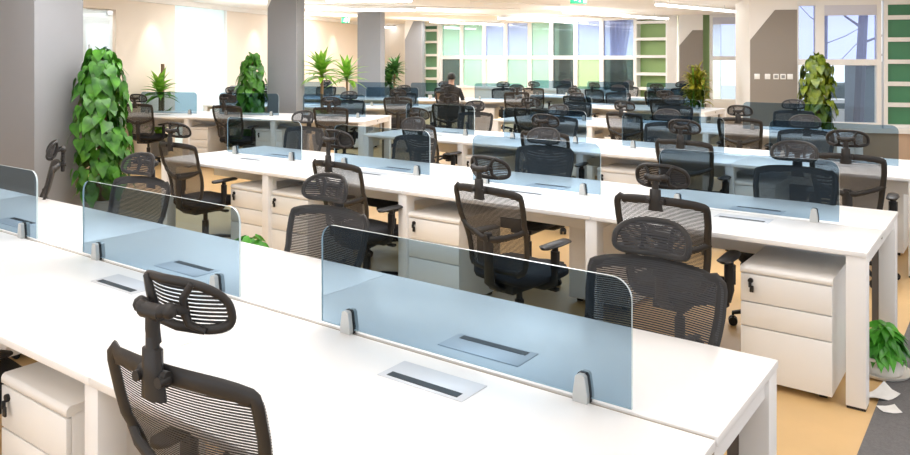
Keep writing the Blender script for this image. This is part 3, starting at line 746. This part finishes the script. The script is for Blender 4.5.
def lance_leaf(b, p, d, L, Wd, arch=0.8, up=Vector((0, 0, 1))):
    d = d.normalized(); side = d.cross(up).normalized(); N = 6; vs = []; fs = []
    pos = p.copy(); dirn = d.copy()
    for i in range(N + 1):
        s = i / N; w_ = Wd * (0.45 + 0.75 * math.sin(math.pi * min(1, s * 0.9 + 0.1))) * (1 - s ** 3) * 0.5
        nrm = side.cross(dirn)
        vs += [pos - side * w_ + nrm * w_ * 0.3, pos, pos + side * w_ + nrm * w_ * 0.3]
        pos = pos + dirn * (L / N); dirn = (dirn + Vector((0, 0, -arch / N))).normalized()
    for i in range(N):
        a = i * 3; fs += [(a, a + 1, a + 4, a + 3), (a + 1, a + 2, a + 5, a + 4)]
    b.add(vs, fs)
def pot(t, r0, r1, h, m, saucer=False):
    b = MB(); b.lathe([(r0 * 0.92, 0.0), (r0, 0.01), (r1, h - 0.02), (r1 + 0.008, h - 0.015), (r1 + 0.008, h), (r1 - 0.012, h), (r1 - 0.014, h - 0.03)], n=24); po = b.build('pot', m, t)
    b = MB(); b.lathe([(0.01, h - 0.035), (r1 - 0.013, h - 0.032), (r1 - 0.013, h - 0.028), (0.01, h - 0.022)], n=20); b.build('soil', M['soil'], t)
    if saucer:
        b = MB(); b.lathe([(r0 * 0.95, 0.0), (r0 + 0.03, 0.004), (r0 + 0.045, 0.022), (r0 + 0.04, 0.022), (r0 + 0.02, 0.008)], n=24); b.build('saucer', m, po)
def totem(name, label, loc, H, rad, n, m, seed, leaf=0.15):
    rg = random.Random(seed); t = thing(name, label, 'plant', loc)
    pot(t, 0.13, 0.17, 0.30, M['potgrey'])
    b = MB(); b.tube([(0, 0, 0.25), (0.01, 0, H * 0.6), (0, 0, H - 0.06)], [0.045, 0.042, 0.035], n=10); b.build('stem', M['bark'], t)
    b = MB()
    for i in range(n):
        v = (i + rg.random()) / n; z = 0.30 + (H - 0.34) * v
        prof = rad * (0.72 + 0.32 * math.sin(math.pi * min(1, v * 0.8 + 0.2))) * (1.0 if v < 0.85 else 1.0 - 0.55 * (v - 0.85) / 0.15)
        q = rg.uniform(0, 2 * math.pi); rr = prof * rg.uniform(0.45, 1.0)
        out = Vector((math.cos(q), math.sin(q), 0)); p = out * rr + Vector((0, 0, z))
        nrm = out + Vector((rg.uniform(-.35, .35), rg.uniform(-.35, .35), rg.uniform(0.1, 0.9)))
        tip = Vector((rg.uniform(-.5, .5), rg.uniform(-.5, .5), -1.0)) + out * 0.35
        L = leaf * rg.uniform(0.65, 1.15)
        heart_leaf(b, p + Vector((0, 0, L * 0.5)), nrm, tip, L, L * 0.82, rg.uniform(0.05, 0.3), rg.uniform(0.05, 0.35))
    for k in range(4):
        q = rg.uniform(0, 6.3); L = leaf * 1.1
        heart_leaf(b, Vector((0.04 * math.cos(q), 0.04 * math.sin(q), H - 0.06)), Vector((math.cos(q), math.sin(q), 0.5)), Vector((math.cos(q) * .5, math.sin(q) * .5, 0.9)), L, L * 0.7)
    b.build('foliage', m, t)
    return t
def dracaena(name, label, loc, H, nleaf, L, m, seed, heads=1, potm=None, poth=0.32, spread=0.9, bushy=False):
    rg = random.Random(seed); t = thing(name, label, 'plant', loc)
    pot(t, 0.13, 0.17, poth, potm or M['potgrey'])
    b = MB(); f = MB()
    for hd in range(heads):
        q = 6.28 * hd / max(1, heads) + rg.random(); off = 0.0 if heads == 1 else 0.10
        top = Vector((math.cos(q) * off, math.sin(q) * off, H - L * 0.55 - 0.16 * hd))
        b.tube([(math.cos(q) * 0.03, math.sin(q) * 0.03, poth - 0.04), (math.cos(q) * off * 0.5, math.sin(q) * off * 0.5, H * 0.5), top], [0.03, 0.026, 0.022], n=8)
        for i in range(nleaf):
            a = i * 2.399 + rg.uniform(-.3, .3); e = 1.25 - 1.35 * (i / nleaf) + rg.uniform(-.1, .1)
            d = Vector((math.cos(a) * math.cos(e), math.sin(a) * math.cos(e), math.sin(e)))
            lance_leaf(f, top + Vector((0, 0, -0.16 * i / nleaf)), d, L * rg.uniform(0.8, 1.1), 0.10, spread * rg.uniform(0.7, 1.2))
    if bushy:
        for i in range(44):
            a = rg.uniform(0, 6.28); e = rg.uniform(0.1, 1.2)
            d = Vector((math.cos(a) * math.cos(e), math.sin(a) * math.cos(e), math.sin(e)))
            lance_leaf(f, Vector((rg.uniform(-.08, .08), rg.uniform(-.08, .08), poth + rg.uniform(0, 0.35))), d, 0.28 * rg.uniform(0.7, 1.1), 0.08, 0.9)
    b.build('stem', M['bark'], t); f.build('foliage', m, t)
    return t
def at(u, d): return cw((u - 455) / FPX * d, d)
totem('potted_climber', 'tall leafy climber on a pole beside the nearest grey column', at(101.5, 7.42), 1.70, 0.255, 460, M['leaf'], 3, 0.150)
totem('potted_climber', 'leafy climber on a pole behind the slanted grey column', at(252, 12.72), 1.66, 0.235, 240, M['leaf'], 5, 0.17)
totem('potted_climber', 'yellowish leafy climber on a pole between near window and taupe pier', at(817, 11.9), 1.66, 0.26, 330, M['leafy'], 8, 0.16)
dracaena('potted_dracaena', 'tall bright dracaena with strappy leaves beside the slanted grey column', at(322, 13.2), 1.70, 34, 0.46, M['dleaf'], 11, bushy=True)
dracaena('potted_dracaena', 'smaller bright dracaena in front of the squarish grey column', at(347, 15.75), 1.58, 30, 0.50, M['dleaf'], 12, bushy=True)
dracaena('potted_dracaena', 'dark green bushy dracaena between the two farthest grey columns', at(392, 20.6), 1.60, 40, 0.40, M['dkleaf'], 13, heads=3)
p = at(160, 12.95)
t = dracaena('potted_dracaena', 'dracaena with a dark stake against the cream wall', p, 1.34, 34, 0.38, M['dleaf'], 14, bushy=True)
b = MB(); b.box(-0.022, 0.022, 0.03, 0.07, 0.28, 1.54); b.build('stake', M['bark'], t)
p = at(696, 14.55)
t = thing('potted_bamboo', 'yellow green bushy plant in front of the smaller taupe pier', 'plant', p)
pot(t, 0.14, 0.18, 0.32, M['pot'])
b = MB(); f = MB(); rg = random.Random(21)
for i in range(12):
    q = rg.uniform(0, 6.28); rr = rg.uniform(0.02, 0.11); h_ = rg.uniform(1.15, 1.45)
    b.tube([(rr * math.cos(q), rr * math.sin(q), 0.28), (rr * 1.3 * math.cos(q), rr * 1.3 * math.sin(q), h_ * 0.6), (rr * 1.6 * math.cos(q), rr * 1.6 * math.sin(q), h_)], 0.014, n=6)
    for j in range(26):
        a = rg.uniform(0, 6.28); e = rg.uniform(-0.3, 1.2)
        d = Vector((math.cos(a) * math.cos(e), math.sin(a) * math.cos(e), math.sin(e)))
        lance_leaf(f, Vector((rr * 1.5 * math.cos(q), rr * 1.5 * math.sin(q), h_ - rg.uniform(-0.03, 0.5))), d, rg.uniform(0.18, 0.30), 0.06, 0.9)
b.build('stem', M['dleaf'], t); f.build('foliage', M['leafb'], t)
def small_pothos(label, loc, r0, h, nleaf, spread, leaf, m, seed, saucer=True):
    rg = random.Random(seed); t = thing('potted_pothos', label, 'plant', loc)
    pot(t, r0, r0 * 1.12, h, M['pot'], saucer)
    f = MB(); s = MB()
    for i in range(nleaf):
        a = rg.uniform(0, 6.28); rr = spread * math.sqrt(rg.random()); out = Vector((math.cos(a), math.sin(a), 0))
        z = h + (0.01 + 0.12 * (1 - (rr / spread) ** 2)) * rg.uniform(0.3, 1.1)
        p = out * rr * 0.68 + Vector((0, 0, z + 0.02)); L = leaf * rg.uniform(0.7, 1.2)
        nrm = out * 0.7 * rr / spread + Vector((rg.uniform(-.4, .4), rg.uniform(-.4, .4), 0.9)); tip = out + Vector((rg.uniform(-.5, .5), rg.uniform(-.5, .5), 0.75 - 0.9 * rr / spread))
        heart_leaf(f, p, nrm, tip, L, L * 0.62, 0.25, 0.35)
        if i % 2 == 0: s.tube([(out.x * 0.02, out.y * 0.02, h - 0.03), (p.x * 0.6, p.y * 0.6, (h + z) / 2 + 0.03), p], [0.004, 0.003, 0.002], n=5)
    s.build('stems', m, t); f.build('foliage', m, t)
    return t
small_pothos('small pothos in a cream bowl on the floor beside second bench end', (-0.572, 4.60, 0.006), 0.10, 0.10, 130, 0.13, 0.095, M['bright'], 4)
small_pothos('small bright green potted plant on the floor behind the front bench', (-4.42, 3.58, 0), 0.12, 0.24, 60, 0.16, 0.12, M['bright'], 6)
small_pothos('small potted plant on the floor by the third bench end', (-0.28, 7.25, 0.006), 0.10, 0.14, 50, 0.13, 0.11, M['bright'], 9)

# ------------------------------------------------------------------ papers on the floor
def paper(label, x, y, sx, sy, rz, curl, seed):
    b = MB(); N = 6; rg = random.Random(seed); vs = []
    for top in (0.0, 0.0012):
        for j in range(N + 1):
            for i in range(N + 1):
                a, c = i / N - 0.5, j / N - 0.5
                vs.append((a * sx, c * sy, 0.0075 + top + curl * (max(0, a) ** 2 * 2 + max(0, c * a) * 2)))
    K = (N + 1) ** 2
    fs = [(j * (N + 1) + i, j * (N + 1) + i + 1, (j + 1) * (N + 1) + i + 1, (j + 1) * (N + 1) + i) for j in range(N) for i in range(N)]
    fs += [tuple(K + q for q in f)[::-1] for f in fs]
    ring = list(range(N + 1)) + [(j + 1) * (N + 1) - 1 for j in range(1, N + 1)] + [N * (N + 1) + i for i in range(N - 1, -1, -1)] + [j * (N + 1) for j in range(N - 1, 0, -1)]
    fs += [(ring[i], ring[(i + 1) % len(ring)], K + ring[(i + 1) % len(ring)], K + ring[i]) for i in range(len(ring))]
    b.add(vs, fs)
    o = b.build('paper_scrap', M['paper'], loc=(x, y, 0), rotz=rz); tag(o, label, 'paper')
paper('larger creased paper sheet lying at the foot of the desk leg', -0.535, 4.27, 0.145, 0.10, 0.9, 0.045, 1)
paper('smaller square paper scrap lying alone on the grey carpet', -0.480, 4.13, 0.085, 0.075, 0.55, 0.01, 2)

# ------------------------------------------------------------------ things on the far desk and the seated person
pd = at(440, 16.4); b = MB(); b.box(-0.09, 0.09, -0.07, 0.07, 0, 0.16, 0.004)
o = b.build('small_box', mat('orange_tan_card', (0.62, 0.33, 0.16), 0.7), loc=(pd.x, pd.y, TOP), rotz=G); tag(o, 'small orange tan box on the desk beside the dark haired person', 'box')
pd = at(430, 16.5); b = MB(); b.lathe([(0.03, 0), (0.036, 0.005), (0.040, 0.09), (0.036, 0.09), (0.032, 0.01)], n=16); b.tube([(0.038, 0, 0.075), (0.062, 0, 0.065), (0.06, 0, 0.03), (0.035, 0, 0.02)], 0.005, n=6)
o = b.build('mug', M['pot'], loc=(pd.x, pd.y, TOP)); tag(o, 'white mug on the far angled desk beside the tan box', 'mug')

def person():
    q = local_to_world((pC.x, pC.y), G, -1.61, 0.09); base = Vector((q[0], q[1], 0))
    t = thing('person', 'seated person with short dark hair in a black top, seen from behind', 'person', (base.x, base.y, 0), G)
    V = [(0, 0, 0.50), (0, -0.02, 0.64), (0, 0.0, 0.80), (0, 0.02, 0.95), (0, 0.03, 1.04), (0, 0.05, 1.11), (0, 0.06, 1.19), (0, 0.06, 1.25)]
    rad = [(0.17, 0.13), (0.15, 0.11), (0.16, 0.11), (0.15, 0.11), (0.09, 0.08), (0.052, 0.052), (0.075, 0.085), (0.066, 0.075)]
    Ed = [(i, i + 1) for i in range(7)]
    def chain(start, pts):
        prev = start
        for p, r in pts:
            V.append(p); rad.append((r, r)); Ed.append((prev, len(V) - 1)); prev = len(V) - 1
        return prev
    for s in (-1, 1):
        w_ = chain(3, [((s * 0.17, 0.03, 0.98), 0.062), ((s * 0.23, 0.08, 0.80), 0.046), ((s * 0.22, 0.20, 0.72), 0.040), ((s * 0.17, 0.36, 0.775), 0.032), ((s * 0.15, 0.44, 0.785), 0.024)])
        for f_ in range(4):
            chain(w_, [((s * 0.15 + (f_ - 1.5) * 0.02, 0.49, 0.788), 0.0095), ((s * 0.15 + (f_ - 1.5) * 0.022, 0.525 - abs(f_ - 1.4) * 0.008, 0.778), 0.008)])
        chain(w_, [((s * 0.115, 0.445, 0.785), 0.010), ((s * 0.10, 0.475, 0.778), 0.008)])
        chain(0, [((s * 0.10, 0.08, 0.53), 0.088), ((s * 0.12, 0.40, 0.53), 0.062), ((s * 0.12, 0.42, 0.30), 0.050), ((s * 0.12, 0.40, 0.09), 0.036), ((s * 0.12, 0.50, 0.045), 0.034)])
    me = bpy.data.meshes.new('body'); me.from_pydata(V, Ed, [])
    o = bpy.data.objects.new('body', me); COL.objects.link(o); o.parent = t
    md = o.modifiers.new('skin', 'SKIN'); md.use_smooth_shade = True
    for i, r in enumerate(rad): me.skin_vertices[0].data[i].radius = r
    me.skin_vertices[0].data[0].use_root = True
    sb = o.modifiers.new('smooth', 'SUBSURF'); sb.levels = 1; sb.render_levels = 1
    # one body: dark clothes below the neck, skin on head and hands
    m = bpy.data.materials.new('body_skin_and_clothes'); m.use_nodes = True; nt = m.node_tree; bs = nt.nodes['Principled BSDF']
    tc = nt.nodes.new('ShaderNodeTexCoord'); sx = nt.nodes.new('ShaderNodeSeparateXYZ'); nt.links.new(tc.outputs['Object'], sx.inputs[0])
    g1 = nt.nodes.new('ShaderNodeMath'); g1.operation = 'GREATER_THAN'; g1.inputs[1].default_value = 1.075; nt.links.new(sx.outputs['Z'], g1.inputs[0])
    g2 = nt.nodes.new('ShaderNodeMath'); g2.operation = 'GREATER_THAN'; g2.inputs[1].default_value = 0.40; nt.links.new(sx.outputs['Y'], g2.inputs[0])
    g3 = nt.nodes.new('ShaderNodeMath'); g3.operation = 'GREATER_THAN'; g3.inputs[1].default_value = 0.70; nt.links.new(sx.outputs['Z'], g3.inputs[0])
    mu = nt.nodes.new('ShaderNodeMath'); mu.operation = 'MULTIPLY'; nt.links.new(g2.outputs[0], mu.inputs[0]); nt.links.new(g3.outputs[0], mu.inputs[1])
    mxx = nt.nodes.new('ShaderNodeMath'); mxx.operation = 'MAXIMUM'; nt.links.new(g1.outputs[0], mxx.inputs[0]); nt.links.new(mu.outputs[0], mxx.inputs[1])
    mx = nt.nodes.new('ShaderNodeMix'); mx.data_type = 'RGBA'; mx.inputs[6].default_value = (0.012, 0.012, 0.014, 1); mx.inputs[7].default_value = (0.55, 0.34, 0.25, 1)
    nt.links.new(mxx.outputs[0], mx.inputs[0]); nt.links.new(mx.outputs[2], bs.inputs['Base Color']); bs.inputs['Roughness'].default_value = 0.7
    me.materials.append(m)
    b = MB(); NT, NPn = 10, 18; vs = []; fs = []
    for i in range(NT + 1):
        th = math.pi * 0.62 * i / NT
        for k in range(NPn):
            ph = 2 * math.pi * k / NPn
            fwd = max(0, math.sin(ph)); lim = th * (1 - 0.42 * fwd)
            vs.append((0.088 * math.sin(lim) * math.cos(ph), 0.05 + 0.102 * math.sin(lim) * math.sin(ph), 1.225 + 0.105 * math.cos(lim)))
    for i in range(NT):
        for k in range(NPn): fs.append((i * NPn + k, i * NPn + (k + 1) % NPn, (i + 1) * NPn + (k + 1) % NPn, (i + 1) * NPn + k))
    b.add(vs, fs); b.build('hair', mat('dark_hair', (0.012, 0.009, 0.007), 0.6), t)
    b = MB(); b.tube([(0, 0.135, 1.225), (0, 0.158, 1.20), (0, 0.145, 1.188)], [0.008, 0.013, 0.012], n=8); b.build('nose', mat('skin', (0.55, 0.34, 0.25), 0.6), t)
    for s in (-1, 1):
        b = MB(); b.lathe([(0.001, -0.01), (0.010, -0.004), (0.010, 0.004), (0.001, 0.01)], (s * 0.03, 0.135, 1.222), n=10); b.build('eye', M['black'], t)
    return t
person()

# ------------------------------------------------------------------ ceiling fixtures
def onz(u, v, z):
    d = FPX * (EYE - z) / (v - HOR); return cw((u - 455) / FPX * d, d, z)
LZ = CEIL - 0.11
tubes = [((305, 9.5), (416, 10.5)), ((430, 22), (512, 25.2)), ((498, 18.4), (588, 23.6)), ((563, 12.2), (668, 19.0)), ((656, 4.8), (735, 11.8)), ((355, 26.5), (420, 28.5)), ((441, 28.2), (476, 29.0)), ((325, 0.8), (413, 1.2))]
tl = ['running from the slanted grey column', 'hanging before the green far windows', 'hanging before the blue far windows', 'hanging before the light green shelving', 'hanging beside the taupe pier', 'beside the square grey column', 'closest to the far window heads', 'nearest the viewer over the angled desks']
for (p0, p1), lb in zip(tubes, tl):
    a = onz(*p0, LZ); c = onz(*p1, LZ); v = c - a; L = v.length; rz = math.atan2(v.y, v.x); mid = (a + c) / 2
    t = thing('linear_lamp', 'long white linear lamp under the ceiling, %s' % lb, 'lamp', (mid.x, mid.y, LZ), rz, 'linear ceiling lamps')
    b = MB(); b.box(-L / 2, L / 2, -0.035, 0.035, 0.02, 0.06, 0.004); b.build('housing', M['winframe'], t)
    b = MB(); b.box(-L / 2 + 0.02, L / 2 - 0.02, -0.03, 0.03, -0.015, 0.02, 0.006); b.build('tube', M['tube'], t)
    for s in (-1, 1):
        b = MB(); b.tube([(s * L * 0.35, 0, 0.055), (s * L * 0.35, 0, CEIL - LZ)], 0.006, n=6); b.build('hanger', M['metal'], t)
spots = [(148, 2, 'above the glazed door'), (237, 6, 'before the lit frosted panel'), (334, 19, 'beside the green exit sign'), (399, 13, 'beside the square grey column'), (440, 7.5, 'over the angled desks'), (488, 4, 'over the middle of the room'), (199, 1, 'between door and frosted panel')]
for (u, v, lb) in spots:
    p = onz(u, v, CEIL)
    t = thing('downlight', 'small round lit ceiling spot %s' % lb, 'light', (p.x, p.y, CEIL), 0, 'round ceiling spots')
    b = MB(); b.lathe([(0.085, -0.010), (0.09, -0.002), (0.09, 0.0), (0.06, 0.0), (0.058, -0.008)], n=20); b.build('trim_ring', M['winframe'], t)
    b = MB(); b.lathe([(0.01, -0.009), (0.056, -0.007), (0.056, -0.001), (0.01, -0.001)], n=18); b.build('lens', M['lens'], t)
# wall washers
for u in (152, 254, 333, 364, 391):
    tt = lw_t(u); p = cw(*LW) + GY * tt + GX * 0.42
    l = bpy.data.lights.new('wall_washer', 'SPOT'); l.energy = 30; l.spot_size = R(54); l.spot_blend = 0.7; l.color = (1, 0.9, 0.76); l.shadow_soft_size = 0.04
    o = bpy.data.objects.new('wall_washer', l); COL.objects.link(o); o.location = (p.x, p.y, CEIL - 0.02)
    d = -GX * 0.42 + Vector((0, 0, -1.1)); o.rotation_euler = d.to_track_quat('-Z', 'Y').to_euler()
# exit signs
sg = mat('lit_green_sign', (0.0, 0.3, 0.1), 0.4, emit=(0.01, 0.32, 0.12), estr=0.12); sw = mat('lit_sign_mark', (0.9, 0.9, 0.9), 0.4, emit=(0.8, 1, 0.9), estr=0.5)
for (u, v, d, lb) in [(345.5, 20, 19.0, 'lit green exit sign hanging by the cream wall'), (578.5, -2.5, 9.5, 'lit green exit sign hanging before the far windows')]:
    p = cw((u - 455) / FPX * d, d, EYE + (HOR - v) * d / FPX)
    zc = min(p.z, CEIL - 0.12)
    t = thing('exit_sign', lb, 'sign', (p.x, p.y, zc), YAW)
    b = MB(); b.box(-0.10, 0.10, 0, 0.03, -0.075, 0.075, 0.004); b.build('panel', sg, t)
    b = MB()
    b.lathe([(0.001, -0.013), (0.012, -0.006), (0.012, 0.006), (0.001, 0.013)], (0.015, -0.004, 0.05), n=10)
    for pts in ([(0.01, 0.034), (-0.01, 0.0)], [(-0.01, 0.0), (0.018, -0.022), (0.012, -0.055)], [(-0.01, 0.0), (-0.03, -0.03), (-0.055, -0.032)], [(0.008, 0.028), (0.035, 0.012), (0.045, 0.024)], [(0.006, 0.028), (-0.028, 0.022), (-0.035, 0.0)]):
        b.tube([(x, -0.004, z) for x, z in pts], 0.009, 0.004, n=6)
    b.prism([(0.06, -0.06), (0.09, -0.06), (0.09, 0.06), (0.06, 0.06)], 'y', -0.006, 0.0)
    b.build('running_figure', sw, t)
    b = MB(); b.tube([(0, 0.015, 0.07), (0, 0.015, CEIL - zc)], 0.006, n=6); b.build('hanger', M['metal'], t)
# conduits on the ceiling
for i, (p0, p1) in enumerate([((300, 4), (520, 9)), ((420, 14), (640, 18)), ((470, 2), (560, 5))]):
    a = onz(*p0, CEIL - 0.03); c = onz(*p1, CEIL - 0.03)
    b = MB(); b.tube([a, c], 0.016, n=8, up=(0, 0, 1)); o = b.build('conduit', M['ceil'])
    tag(o, ['thin pale conduit on the ceiling over the angled desks', 'thin pale conduit on the ceiling before the far windows', 'short thin pale conduit on the ceiling in mid room'][i], 'conduit')
